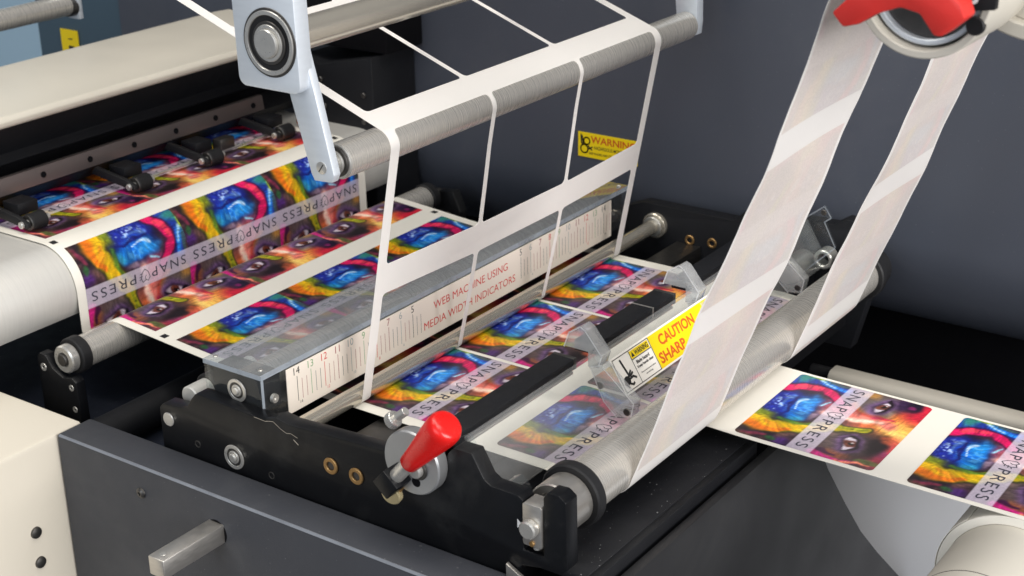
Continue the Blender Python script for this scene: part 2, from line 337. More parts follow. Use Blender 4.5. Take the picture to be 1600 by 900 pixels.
# ------------------------------------------------------------------ the printed picture: a painted face (procedural)
def vnoise(x, y, seed):
    r = np.random.RandomState(seed); T = r.rand(64, 64)
    xi = np.floor(x).astype(int); yi = np.floor(y).astype(int); fx = x - xi; fy = y - yi
    fx = fx * fx * (3 - 2 * fx); fy = fy * fy * (3 - 2 * fy); g = lambda a, c: T[a % 64, c % 64]
    return (g(xi, yi) * (1 - fx) + g(xi + 1, yi) * fx) * (1 - fy) + (g(xi, yi + 1) * (1 - fx) + g(xi + 1, yi + 1) * fx) * fy
def art(u, v, band=True):
    n = lambda f, s, g=None: vnoise(u * f + 3.1 * s, v * (g or f) + 1.7 * s, s)
    U = u + .05 * (n(7, 1) - .5) + .025 * (n(19, 2) - .5); W = v + .05 * (n(7, 3) - .5) + .025 * (n(19, 4) - .5)
    img = np.zeros(u.shape + (3,)); sm = lambda a, b, x: np.clip((x - a) / (b - a), 0, 1) ** 2 * (3 - 2 * np.clip((x - a) / (b - a), 0, 1))
    def put(col, mk, a=1.):
        mk = (mk * a)[..., None]; img[:] = img * (1 - mk) + np.array(col, float) * mk
    def ell(cu, cv, ru, rv, soft=.25, rot=0):
        c, s = math.cos(rot), math.sin(rot); a = (U - cu) * c + (W - cv) * s; b = -(U - cu) * s + (W - cv) * c
        return 1 - sm(1 - soft, 1 + soft, np.sqrt((a / ru) ** 2 + (b / rv) ** 2))
    def stk(pts, r0, r1, soft=.3):
        best = np.full(u.shape, 9.); m = len(pts) - 1
        for i in range(m):
            (a, b), (c, d) = pts[i], pts[i + 1]; e = np.array([c - a, d - b]); l2 = e @ e
            t = np.clip(((U - a) * e[0] + (W - b) * e[1]) / l2, 0, 1); rr = r0 + (r1 - r0) * (i + t) / m
            best = np.minimum(best, np.hypot(U - a - t * e[0], W - b - t * e[1]) / rr)
        return 1 - sm(1 - soft, 1 + soft, best)
    fb = lambda f, k: .5 * n(f, k) + .3 * n(f * 2.1, k + 1) + .2 * n(f * 4.3, k + 2)
    img[:] = (84, 62, 66)
    put((128, 92, 84), sm(.45, .7, fb(5, 31)), .7); put((44, 30, 44), sm(.5, .72, fb(6, 35)), .8)
    # forehead and nose bridge
    put((214, 92, 58), ell(.45, .90, .34, .26, .6)); put((236, 142, 66), ell(.44, .93, .22, .22, .6)); put((247, 190, 96), ell(.44, .98, .14, .17, .7)); put((250, 206, 120), stk([(.42, .80), (.47, .92), (.5, 1.02)], .04, .05, .8), .8)
    put((208, 40, 66), ell(.11, 1.0, .17, .13, .5)); put((190, 70, 80), ell(.74, 1.0, .17, .09, .6), .9); put((176, 70, 140), ell(.80, .95, .06, .08, .6), .8); put((150, 50, 70), ell(.9, 1.0, .1, .12, .6), .8)
    put((236, 130, 116), stk([(.33, .52), (.37, .68), (.40, .86)], .075, .05, .6)); put((252, 204, 184), stk([(.44, .5), (.42, .68), (.40, .80)], .034, .02, .8), .95)
    put((224, 60, 40), stk([(.25, .56), (.31, .66), (.33, .80)], .035, .018, .6)); put((240, 120, 40), stk([(.22, .55), (.28, .62)], .025, .02, .6)); put((214, 44, 90), stk([(.34, .70), (.31, .86)], .018, .012, .7), .9)
    # eye sockets
    put((108, 98, 94), ell(.15, .68, .16, .13, .5)); put((190, 140, 70), ell(.05, .56, .06, .05, .6), .9); put((60, 36, 74), ell(.08, .83, .11, .08, .5)); put((34, 22, 46), ell(.04, .90, .12, .05, .5)); put((150, 40, 110), ell(.10, .88, .03, .02, .6), .9)
    put((120, 108, 102), ell(.24, .79, .06, .05, .6), .9)
    put((112, 96, 92), ell(.74, .66, .17, .09, .6)); put((66, 52, 56), ell(.74, .78, .20, .14, .5)); put((34, 26, 30), ell(.70, .90, .15, .07, .5)); put((170, 96, 60), ell(.92, .72, .05, .08, .6), .8); put((196, 96, 60), ell(.60, .93, .05, .06, .6), .7)
    for cu, cv in ((.175, .70), (.76, .725)):
        put((122, 92, 138), ell(cu, cv, .125, .085, .35)); put((60, 40, 66), ell(cu, cv + .01, .100, .062, .3)); put((214, 204, 216), ell(cu, cv, .078, .034, .25)); put((106, 52, 40), ell(cu, cv + .004, .036, .040, .2)); put((150, 84, 60), ell(cu + .008, cv - .008, .018, .016, .5), .8); put((24, 14, 16), ell(cu, cv + .006, .015, .017, .25)); put((246, 240, 240), ell(cu - .014, cv + .014, .008, .008, .5)); put((30, 18, 28), stk([(cu - .095, cv - .005), (cu - .04, cv + .045), (cu + .04, cv + .045), (cu + .095, cv)], .010, .007, .6))
    put((206, 40, 132), stk([(.955, .57), (.985, .72), (.96, .86)], .035, .018, .5)); put((60, 16, 60), stk([(.915, .58), (.93, .72)], .018, .01, .6), .9); put((240, 140, 110), stk([(.98, .76), (.95, .93)], .018, .010, .6)); put((96, 118, 60), stk([(.93, .86), (.91, .99)], .018, .02, .6), .8)
    # cheek greens and blues
    put((36, 66, 170), stk([(.05, .0), (.05, .2), (.09, .40)], .11, .06, .5)); put((60, 150, 130), ell(.03, .06, .07, .06, .6), .9); put((170, 190, 50), stk([(.0, .07), (.015, .15), (.05, .22)], .026, .016, .6)); put((40, 130, 220), stk([(.05, .22), (.10, .40)], .035, .028, .6)); put((180, 214, 240), stk([(.045, .17), (.075, .30)], .011, .007, .8), .9); put((70, 96, 90), stk([(.0, .2), (.02, .38)], .03, .02, .6), .8); put((30, 30, 110), stk([(.115, .30), (.15, .42)], .02, .02, .6), .8)
    # lips
    put((26, 20, 66), ell(.47, .17, .25, .21, .3)); put((34, 50, 160), ell(.46, .09, .20, .11, .5)); put((20, 108, 210), ell(.47, .235, .185, .095, .45)); put((40, 150, 232), ell(.36, .255, .10, .055, .6)); put((26, 120, 200), ell(.58, .27, .07, .06, .6)); put((26, 34, 120), stk([(.27, .14), (.38, .165), (.47, .150), (.56, .168), (.64, .15)], .013, .010, .6))
    put((70, 176, 180), ell(.635, .27, .03, .05, .7), .6); put((206, 226, 250), stk([(.32, .215), (.38, .19), (.44, .185), (.50, .20)], .012, .005, .9), .95); put((130, 186, 246), stk([(.33, .125), (.42, .10), (.52, .105)], .022, .012, .9), .6)
    put((190, 216, 252), ell(.47, .085, .13, .055, .5) * sm(.60, .72, vnoise(u * 52, v * 90, 51)), .85)
    put((120, 190, 240), ell(.45, .25, .17, .07, .5) * sm(.64, .76, vnoise(u * 40, v * 46, 52)), .5)
    # chin to nose
    put((80, 62, 96), ell(.45, .365, .13, .04, .5)); put((150, 80, 120), ell(.31, .36, .06, .05, .6), .9); put((176, 150, 170), ell(.54, .36, .05, .035, .6), .8); put((252, 190, 176), ell(.44, .42, .05, .06, .6)); put((150, 220, 240), stk([(.345, .335), (.30, .36)], .012, .008, .7), .9)
    put((236, 110, 110), ell(.35, .47, .06, .09, .6), .9)
    # pink brush stroke, yellow arm and finger
    pk = [(.25, -.03), (.185, .06), (.15, .13), (.15, .26), (.19, .33), (.27, .43)]
    put((64, 18, 62), stk(pk, .064, .04, .35)); put((222, 28, 104), stk(pk, .046, .026, .4)); put((244, 70, 100), stk([(.19, .06), (.14, .13), (.14, .22)], .024, .018, .7)); put((150, 10, 80), stk([(.17, .165), (.125, .175)], .006, .004, .8), .8)
    yl = [(.735, -.04), (.79, .06), (.80, .16), (.755, .28), (.68, .44), (.60, .60), (.535, .755)]
    put((52, 58, 30), stk(yl, .135, .036, .3)); put((188, 168, 30), stk(yl, .112, .024, .3)); put((236, 190, 26), stk([(.77, .02), (.80, .14), (.745, .29), (.67, .44), (.59, .62)], .06, .012, .6)); put((238, 128, 30), stk([(.84, .03), (.86, .13), (.83, .22), (.79, .28)], .05, .022, .6)); put((238, 150, 40), stk([(.75, .12), (.78, .22)], .02, .02, .8), .8); put((134, 150, 40), ell(.655, .04, .05, .08, .6), .85); put((90, 140, 50), stk([(.665, .16), (.69, .30), (.635, .44)], .018, .010, .7), .8)
    put((150, 160, 30), stk([(.60, .58), (.54, .74)], .016, .018, .6), .9); put((60, 70, 20), stk([(.575, .66), (.56, .665)], .008, .006, .7), .7)
    put((84, 46, 122), ell(.955, .33, .05, .08, .6), .9); put((136, 50, 76), stk([(.965, .06), (.935, .2)], .022, .016, .6), .85); put((54, 110, 60), ell(.955, .245, .02, .04, .6), .85); put((100, 74, 60), stk([(.99, .0), (.99, .12)], .03, .02, .6), .8)
    # brush grain
    q1 = n(4, 21) * 3; q2 = n(4, 22) * 3
    st1 = vnoise(u * 70 + q1 * 7, v * 14 + q2 * 6, 23); st2 = vnoise(u * 15 + q2 * 8, v * 80 + q1 * 7, 24); st3 = vnoise(u * 110 + q1 * 9, v * 110 + q2 * 9, 25); wsel = sm(.4, .6, n(3, 28))
    g = .66 + .68 * (.55 * (st1 * wsel + st2 * (1 - wsel)) + .22 * st3 + .23 * fb(9, 40)); img *= g[..., None]
    mean = img.mean(-1, keepdims=True); img[:] = mean + (img - mean) * .95; img[:] = 255 * (np.clip(img, 0, 255) / 255) ** 1.12
    img = np.clip(img, 6, 255)
    if band:
        k = ((v > .385) & (v < .56))[..., None]
        img = np.where(k, img * .22 + np.array((214, 205, 222.)) * .78, img)
    return lin(img)
LW, LL = 9.6, 8.9
def label_lettering():
    hL = .74; P = []
    P.append((text2d('SNAP', hL, LW * .345, space=1.25), (LW * .035, 0)))
    ic = [[(0.0, .62), (.17, .80), (.34, .70), (.60, .80), (.72, .55), (.62, .2), (.36, .0), (.12, .22), (0.0, .62)], [(.72, .55), (.86, .62)], [(.62, .40), (.84, .44)], [(.58, .24), (.78, .24)], [(.34, .70), (.40, .52), (.30, .40)]]
    P.append((strokes2d([[(x * 1.15, y * 1.2 - .08) for x, y in l] for l in ic], .055), (LW * .40, -.03)))
    P.append((text2d('PRESS', hL, LW * .42, space=1.25), (LW * .535, 0)))
    return combine(P)
LETTERS = label_lettering()
def label_mesh(path, s0, v0=0., v1=1., width=LW, rounded=True, h=.014, nu=112, nv=104, ghost=False, sgn=1):
    nv = max(8, int(nv * (v1 - v0)))
    a, c = np.meshgrid(np.linspace(0, 1, nu + 1), np.linspace(v0, v1, nv + 1), indexing='ij')
    X = a * width; Y = c * LL
    if rounded:
        r = .32
        for sx in (0, 1):
            for sy in (0, 1):
                cx = r if sx == 0 else width - r; cy = r if sy == 0 else LL - r
                p = (X - cx) / r * (1 if sx else -1); q = (Y - cy) / r * (1 if sy else -1); k = (p > 0) & (q > 0)
                p2 = p * np.sqrt(np.maximum(0, 1 - q * q / 2)); q2 = q * np.sqrt(np.maximum(0, 1 - p * p / 2))
                X = np.where(k, cx + (1 if sx else -1) * p2 * r, X); Y = np.where(k, cy + (1 if sy else -1) * q2 * r, Y)
    if hasattr(path, 'curl'): h = h + path.curl(s0 + Y, 1 - 2 * (X + .42) / path.wide)
    px, pz = path.at(s0 + Y, h)
    co = np.stack([px, -X, pz], -1).reshape(-1, 3) * S
    ii = np.arange((nu + 1) * (nv + 1)).reshape(nu + 1, nv + 1)
    F = np.stack([ii[:-1, :-1], ii[:-1, 1:], ii[1:, 1:], ii[1:, :-1]], -1).reshape(-1, 4)
    if sgn > 0: F = F[:, ::-1]
    me = bpy.data.meshes.new('label'); me.from_pydata(co.tolist(), [], F.tolist())
    col = art(a, c, True)
    if ghost: col = .88 * np.array(lin((238, 231, 226))) + .12 * col.clip(0, 1) ** .5
    at = me.attributes.new('print', 'FLOAT_COLOR', 'POINT')
    at.data.foreach_set('color', np.concatenate([col.reshape(-1, 3), np.ones((col.shape[0] * col.shape[1], 1))], 1).ravel())
    me.polygons.foreach_set('use_smooth', [True] * len(me.polygons))
    me.materials.append(M['ghost'] if ghost else M['print']); me.update()
    return me
def lettering_mesh(path, s0, width=LW, h=.026):
    V, F = LETTERS; V = V * (width / LW, 1)
    def fn(x, y):
        px, pz = path.at(s0 + .4725 * LL + y - .37, h); return Vector((px, -x, pz))
    b = flat(V, F, fn, cut=[.1, .25, .4, .55, .7])
    for v in b.verts: v.co *= S
    me = bpy.data.meshes.new('lettering'); b.to_mesh(me); b.free(); me.materials.append(M['inkslate']); return me
def put_row(parent, path, s0, lanes, **kw):
    width = kw.get('width', LW); me = label_mesh(path, s0, **kw); v0 = kw.get('v0', 0); v1 = kw.get('v1', 1)
    tm = lettering_mesh(path, s0, width) if not kw.get('ghost') and v0 < .4 and v1 > .55 else None
    for yf in lanes:
        o = link(me, 'label', parent, dy=yf)
        if tm: t = bpy.data.objects.new('lettering', tm); COL.objects.link(t); t.parent = o

def struct(bm, name, m, sm=35): return finish(bm, name, m, None, sm, kind='structure')

# ================================================================== SETTING
bw = pX([(44, 60), (44, -1.0)] + [(53 - 9 * math.cos(R_(a)), -1.0 - 9 * math.sin(R_(a))) for a in range(4, 91, 4)] + [(54, -9.99), (54, 60)], -64, 90, .0)  # foot curve added so the panel shades off gradually towards its bottom
struct(bw, 'back_panel', M['slate'], 30)
struct(box(-77.4, -64.02, 44.1, 45, -60, 60, .0), 'side_panel', M['teal'], 0)
struct(box(-150, 120, 90, 92, -90, 90, .0), 'wall', M['skyblue'], 0)
struct(box(-200, 200, -150, 130, -92, -90, .0), 'floor', M['darkfloor'], 0)
struct(box(-70, 12, -3.9, 43.9, -11, -9.5, .0), 'machine_bed', M['navy'], 0)

# cover of the press body under the rollers, with its curved front edge
t = thing('lower_cover', (23, 10, -40), 'dark grey steel cover with a curved edge below the label strip', 'machine cover')
finish(pX([(-3.9, -5.6), (-3.9, -60), (60, -60), (60, -46), (39.98, -26.84), (35.45, -22.57), (31.91, -19.02), (28.49, -14.98), (25.27, -10.96), (22.5, -7.0), (21, -5.6)], 23.4, 24, .03), 'cover_sheet', M['sheet'], t)
finish(box(14, 62, 43.0, 43.5, -60, -17.3, .03), 'backing_sheet', M['floor'], t, label='pale grey sheet behind the curved edge')

# ================================================================== MACHINE BASE
t = thing('machine_base', (0, -5, -40), 'charcoal painted press base with a wide top ledge', 'machine base')
finish(box(-14.9, 23.2, -6.77, -4.02, -60, -5.4, .16), 'housing', M['base'], t)
finish(pX([(-6.775, -5.52), (-6.74, -5.44), (-6.66, -5.397), (-6.62, -5.393), (-6.72, -5.36), (-6.79, -5.50)], -14.7, 23.1, .0), 'base_highlight', M['edgelight'], t)  # pale strip painted as the highlight on the base's top edge
for (x, z) in ((-7.33, -7.28),):
    sc = finish(lathe((x, -6.75, z), (0, -1, 0), [(0, 0), (0, .36), (.12, .34), (.22, .2), (.22, .13), (.12, .11), (.12, 0)], 24, None, False), 'screw', M['darksteel'], t)
finish(lathe((-.9, -6.76, -7.9), (0, -1, 0), [(0, 0), (0, .82), (.03, .8), (.03, .0)], 32, None, False), 'socket', M['void'], t)

t = thing('square_bar', (-.9, -6.8, -7.9), 'square aluminium bar with a pin sticking out of the charcoal base', 'bar')
fq = lambda a, c, h: Vector((-.9 + a, h, -7.85 + c))
finish(prism([(-.62, -.62), (.62, -.62), (.62, .62), (-.62, .62)], -11.6, -5.5, fq, .08), 'bar', M['alu_edge'], t)
finish(cyl((-1.0, -10.9, -8.4), (0, 0, -1), 3.2, .36), 'pin', M['alu_edge'], t)
finish(cyl((-.9, -11.0, -7.26), (0, 0, 1), .06, .2, .02), 'screw', M['steel'], t)

t = thing('cream_cabinet', (-24, -10, -40), 'cream steel cabinet box beside the charcoal base', 'cabinet')
finish(box(-60, -15.0, -36, -4.5, -60, -5.45, .35), 'housing', M['beige'], t)
for z in (-11.4, -13.6):
    finish(lathe((-15.05, -9.3, z), (1, 0, 0), [(0, 0), (0, .42), (.18, .38), (.26, .2), (.26, .0)], 24, None, False), 'screw', M['darksteel'], t)

# ================================================================== PRINTED WEB
web = Path([(-46, 1.9), (-27.2, 1.9)] + arc(-27.2, -1.3, 3.2, 90, 0, 24) + [(-24.0, -4.0)] + arc(-22.79, -4.0, 1.21, 180, 360, 16) + [(-21.58, -3.7)] +
           arc(-20.4, -3.7, 1.18, 180, 86, 16) + [(-13.5, -3.06), (-11.5, -3.2), (15.8, -3.2), (18, -3.4), (20, -3.53)])
t = thing('printed_web', (-4, 19, -3.2), 'wide white web printed with rows of colourful painted faces', 'printed web')
Y0, Y1 = 3.3, 34.8
finish(sweep(web, 0, web.L, Y0, Y1, .03), 'backing_paper', M['paper'], t)
s_cut = web.s_at_x(0)
lan_pre = [14.0, 23.95, 33.9]; lan = [13.8, 23.75, 33.7]
sA = web.s_at_x(-15.4, web.s_at_x(-20.4)); sQ = web.s_at_x(-25.9) ; sR = sQ - 10.9
pre = dict(width=9.95, rounded=False)
put_row(t, web, sR, lan_pre, **pre); put_row(t, web, sQ, lan_pre, **pre)
put_row(t, web, sA - 10.9, lan_pre, **pre); put_row(t, web, sA, lan_pre, **pre)
put_row(t, web, s_cut - .1 - LL, lan_pre, v0=.5, **pre)
put_row(t, web, s_cut + 1.0, lan); put_row(t, web, s_cut + 11.6, lan)
for s0 in (sQ - 1.25, sA - 1.25):
    for y in (3.95, 34.2):
        V, F = combine([((np.array([[0, 0], [.5, 0], [.5, .5], [0, .5]]), [(0, 1, 2, 3)]), (0, 0))])
        def fn(x, q, s0=s0, y=y): px, pz = web.at(s0 + q, .012); return Vector((px, y + x - .25, pz))
        finish(flat(V, F, fn), 'register_mark', M['ink'], t, 0)

# ---- middle lane leaving to the right and wound on the lower core
RX, RZ, RR = 39.9, -8.1, 4.35
midp = Path([(19.2, -3.50), (20, -3.53), (23, -3.62), (RX, RZ + RR)] + arc(RX, RZ, RR, 90, -230, 70))
t = thing('label_strip', (30, 19, -3.6), 'flat strip of face labels running out level under the silver roller', 'label strip', 'slit label strips')
finish(sweep(midp, 0, midp.L, 13.75, 24.0, .035), 'backing_paper', M['paper'], t)
sE = 22.35 - 19.2
put_row(t, midp, sE, [23.72]); put_row(t, midp, sE + 10.95, [23.72])

# ---- near and far lanes climbing off the roller
dz = Vector((.343, .939)).normalized()
tp = (20 + 1.55 * dz.y, -2.0 - 1.55 * dz.x)
stripp = Path(arc(20, -2.0, 1.55, 250, math.degrees(math.atan2(-dz.x, dz.y)) + 360, 20) + [(tp[0] + dz.x * 40, tp[1] + dz.y * 40)])
for k, (ya, yb, lab) in enumerate(((3.55, 13.75, 'broad white label strip rising off the roller between red lever and red clamp'), (24.0, 34.5, 'white label strip rising from the far end of the roller beside the dark panel'))):
    stripp.wide = yb - ya; stripp.curl = lambda q, tt, k=k: np.clip((q - 3.5) / 8, 0, 1) * (.10 * tt * np.sin(q * .33 + 1.3 * k) + .09 * tt * tt * np.sin(q * .21 + k) + .035 * np.sin(q * 1.1 + 2 * tt))
    t = thing('label_strip', (22, (ya + yb) / 2, -3), lab, 'label strip', 'slit label strips')
    finish(sweep(stripp, 0, stripp.L, ya, yb, .03, .3, .05, 8), 'backing_paper', M['strip'], t)
    off = 1.32 if k == 0 else 2.6
    for j in range(5):
        me = label_mesh(stripp, off + 10.95 * (j) - 9.0 + 9.0 * (j > 99), rounded=False, h=-.042, nu=44, nv=40, ghost=True, sgn=-1, v0=0 if j else .12)
        link(me, 'label', t, dy=yb - .42)

# ================================================================== WASTE MATRIX (the peeled skeleton)
UX, UZ, UR = 4.1, 14.1, 1.05
r_ = UR + .02
a1 = math.degrees(math.atan2(1, .37))
mp_ = Path(arc(1.3, -2.62, .58, -95, -8, 8) + [(UX + r_, UZ - .05)] + arc(UX, UZ, r_, 0, a1, 24) + [(UX + r_ * math.cos(R_(a1)) - 30 * .925, UZ + r_ * math.sin(R_(a1)) + 30 * .34)])
def rl(x0, x1, y0, y1): return rrect(x0, x1, y0, y1, .3, 5)
loops = [[(3.75, -.4), (34.45, -.4), (34.45, mp_.L - .2), (3.75, mp_.L - .2)]]
for j in range(-1, 4):
    b0 = 10.2 + 10.9 * (j - 1) + .0; b1 = b0 + 8.85
    b0 = max(b0, -.2)
    if b1 > mp_.L - .6: b1 = mp_.L - .6
    if b1 - b0 < .8: continue
    for (ya, yb) in ((4.55, 13.72), (14.12, 23.72), (24.12, 33.65)): loops.append(rl(ya, yb, b0, b1))
V, F = outline2d(loops)
t = None
def mfn(x, q, h):
    k = math.sin(math.pi * min(1, max(0, (q - 1) / 14.5))) * math.sin(math.pi * (x - 3.75) / 30.7)
    px, pz = mp_.at(q - .28 * k, h - .22 * k); return Vector((px, x, pz))
bmx = flat(V, F, mfn, cut=list(np.arange(-.3, 4, .12)) + list(np.arange(4, 15.5, 1)) + list(np.arange(15.5, 21.5, .16)) + list(np.arange(22, mp_.L, 2)), thick=.025)
finish(bmx, 'waste_matrix', M['matrix'], None, 50, label='white ladder of peeled label waste pulled up over the upper roller', cat='label waste')

# ================================================================== PRINTER
t = thing('printer', (-40, 20, 0), 'cream covered wide printer with the printed web coming out', 'printer')
finish(pY([(-34.4, 8.35), (-33.9, 8.6), (-33.75, 9.0), (-34.1, 9.35), (-45, 9.75), (-47, 9.3), (-48, 4), (-46, 4), (-44, 8.35)], -14, 41, .12), 'cover', M['cream'], t)
finish(pY([(-36.2, 8.3), (-35.6, 8.3), (-37.2, 5.5), (-36.6, 4.9), (-37.6, 4.5), (-38.6, 8.2)], -14, 41, .1), 'slot_panel', M['blackmat'], t)
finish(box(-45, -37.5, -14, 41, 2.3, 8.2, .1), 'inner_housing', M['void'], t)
ra = finish(pY([(-34.6, 3.45), (-34.15, 3.45), (-34.35, 4.72), (-34.8, 4.72)], -14, 33.6, .05), 'rail', M['rail'], t)
for k in range(11):
    y = -13.2 + 4.55 * k
    finish(lathe((-34.24, y, 4.08), (1, 0, .15), [(0, 0), (0, .24), (.06, .24), (.06, .16), (.03, .14), (.03, 0)], 18, None, False), 'screw', M['void'], ra)
finish(pY([(-34.8, 3.45), (-34.2, 3.4), (-35.4, 2.3), (-37, 2.3), (-37, 4)], -14, 41, .05), 'under_panel', M['blackmat'], t)
finish(pY([(-46, 1.75), (-27.2, 1.75)] + arc(-27.2, -1.3, 3.05, 90, -35, 24) + [(-28, -4.0), (-46, -4.0)], -14, 38.5, .0), 'apron', M['roller_pale'], t)
finish(pY([(-46, 2.02), (-33, 2.02), (-32.2, 1.78), (-46, 1.78)], -14, 3.0, .02), 'platen_edge', M['cream'], t)
def pinch(y):
    a = finish(pY([(-34.3, 2.9), (-33.8, 3.5), (-30.4, 3.05), (-29.4, 2.7), (-29.4, 2.35), (-30.4, 2.4)], y - .75, y - .35, .05), 'pinch_arm', M['rubber'], t)
    finish(ring((-29.9, y - .2, 2.58), (0, 1, 0), 1.35, .66, .28, .06, 28), 'pinch_roller', M['rubber'], a)
    finish(ring((-29.9, y - .28, 2.58), (0, 1, 0), .3, .6, .28, .04, 28), 'hub_ring', M['darksteel'], a)
    finish(cyl((-29.9, y - .95, 2.58), (0, 1, 0), 2.6, .26, .05, 20), 'axle', M['steel'], a)
    finish(box(-33.6, -31.8, y + .5, y + 2.3, 2.5, 3.4, .08), 'roller_bracket', M['blackmat'], a)
for y in (4.6, 14.8, 22.5, 31.0): pinch(y)
finish(box(-32.0, -31.0, 25.0, 26.6, 2.4, 3.3, .05), 'clip', M['darksteel'], t)
finish(cyl((-31.3, 16, 2.25), (0, 1, 0), 17, .12, .02, 12), 'guide_wire', M['steel'], t)
# black end housing of the printer
t2 = thing('end_housing', (-28, 39, 4), 'black boxed end housing behind the upper silver roller', 'housing')
finish(pY([(-34, 7.4), (-31.5, 6.9), (-25.4, 8.2), (-25.4, -9.4), (-34, -9.4)], 38.0, 43.9, .12), 'shell', M['blackmat'], t2)
finish(box(-33.8, -24.4, 39.0, 43.9, 8.4, 14.0, .1), 'upper_shell', M['void'], t2)
for (x, z) in ((-31.3, 5.6), (-31.0, 3.2), (-26.4, 4.8), (-26.5, 2.4), (-28.8, 3.6)):
    finish(cyl((x, 38.05, z), (0, -1, 0), .25, .24, .06, 18), 'screw', M['darksteel'], t2)
t2 = thing('copper_fitting', (-32, 36, 3), 'small copper pipe fitting at the far end of the printer rail', 'fitting')
for k, (z, r) in enumerate(((2.0, .35), (3.2, .42), (4.5, .34))):
    finish(cyl((-31.9, 35.6, z), (.1, 0, 1), 1.1, r, .06, 20), 'pipe', M['copper'], t2)

# ================================================================== PASS ROLLER on the left
t = thing('pass_roller', (-20.4, 19, -3.7), 'silver roller with black bracket carrying the web past the printer', 'roller')
finish(cyl((-20.4, .15, -3.7), (0, 1, 0), 38.05, 1.14, .05, 56), 'sleeve', M['roller'], t)
for y in (-.65, 38.2): finish(ring((-20.4, y, -3.7), (0, 1, 0), .85, 1.3, .7, .08), 'collar', M['rubber'], t)
finish(ring((-20.4, -1.35, -3.7), (0, 1, 0), .7, 1.0, .45, .1), 'bearing', M['steel'], t)
finish(cyl((-20.4, -1.5, -3.7), (0, 1, 0), 42, .45, .05, 24), 'axle', M['darksteel'], t)
br = finish(pY([(-22.9, -3.9), (-22.6, -3.6), (-22.0, -3.65), (-21.4, -4.5), (-20.4, -4.95), (-19.5, -4.75), (-19.1, -5.0), (-18.95, -9.45), (-22.9, -9.45)], -1.6, -.8, .08), 'bracket', M['black'], t)
for (x, z, r) in ((-22.3, -4.6, .3), (-19.6, -5.5, .24), (-19.5, -7.1, .24)):
    finish(lathe((x, -1.58, z), (0, -1, 0), [(0, 0), (0, r), (.05, r * .95), (.05, r * .4), (.0, r * .35), (.0, 0)], 20, None, False), 'screw', M['steel'], br)
finish(pY([(-22.5, -3.6), (-18.6, -3.2), (-17.8, -5), (-18.5, -9.45), (-22, -9.45)], 40, 41, .08), 'bracket', M['black'], t)
# dark cross beam under the web
finish(cyl((-16.5, -2.6, -8.0), (0, 1, 0), 44, 1.2, .05, 32), 'cross_tube', M['blackmat'], None, label='black round cross tube lying in the shade under the printed web', cat='tube')

# ================================================================== CUTTING UNIT FRAME
t = thing('cutting_unit', (7, 18, -7), 'black cutting unit frame with two side plates full of bearings', 'machine frame')
near = [(-8.05, -5.6), (-8.05, -2.75), (-7.7, -2.4), (-6.3, -2.3), (-5.5, -2.05), (-5.1, -1.4), (-4.7, -.95), (-4.2, -.9), (1.0, -1.12), (1.45, -.9), (1.9, -.72), (2.4, -.78), (2.9, -.85),
        (14.2, -.2), (14.6, .7), (15.0, 1.15), (16.2, 1.18), (16.97, -.16), (17.4, -.4), (19.15, -.42), (19.45, -.62), (19.45, -3.6), (20.75, -3.6), (20.75, -.05), (21.0, .32), (21.7, .36), (22.15, .05), (22.2, -3.95), (21.9, -4.3), (20.6, -4.35), (19.3, -4.6), (18.5, -5.6)]
sp = finish(pY(near, -4.0, -2.9, .07), 'side_plate', M['black'], t)
def bearing(o, d, r, parent, m2='steel', nm='bearing'):
    o = Vector(o); b = finish(ring(o, d, .10, r, r * .72, .02, 40), nm, M['steel'], parent)
    finish(ring(o - Vector(d) * .02, d, .07, r * .72, r * .50, .01, 36), 'shield', M['darksteel'], b)
    finish(ring(o, d, .13, r * .52, r * .34, .03, 32), 'inner_race', M['steel'], b)
    finish(lathe(o, d, [(0, 0), (0, r * .34), (.2, r * .34), (.26, r * .27), (.26, 0)], 24, None, False), 'shaft_end', M['steel'], b)
bearing((-1.75, -4.0, -4.36), (0, -1, 0), .80, t)
for (x, z) in ((6.1, -2.6), (8.0, -2.68)):
    b = finish(ring((x, -3.98, z), (0, -1, 0), .14, .52, .27, .04, 32), 'bushing', M['brass'], t)
    finish(cyl((x, -3.95, z), (0, -1, 0), .06, .28, .01, 24), 'bore', M['darksteel'], b)
finish(cyl((-7.28, -3.98, -3.37), (0, -1, 0), .1, .46, .03, 30), 'pin', M['steel'], t)
for (x, z) in ((-4.9, -4.42), (1.23, -4.73)): finish(ring((x, -3.985, z), (0, -1, 0), .03, .24, .17, .005, 24), 'screw_hole', M['darksteel'], t)
for (x, z) in ((-4.9, -4.42), (1.23, -4.73)): finish(cyl((x, -3.985, z), (0, -1, 0), .012, .17, .003, 20), 'hole', M['void'], t)
# painted highlight along the plate edge, with a short pale mark below it
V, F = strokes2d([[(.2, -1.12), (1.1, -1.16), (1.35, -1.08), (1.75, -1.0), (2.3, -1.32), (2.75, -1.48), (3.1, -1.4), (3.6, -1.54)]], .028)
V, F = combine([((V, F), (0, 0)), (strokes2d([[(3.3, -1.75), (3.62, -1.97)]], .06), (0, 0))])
finish(flat(V, F, lambda a, c: Vector((a, -4.012, c))), 'plate_highlight', M['alu_edge'], t, 0)
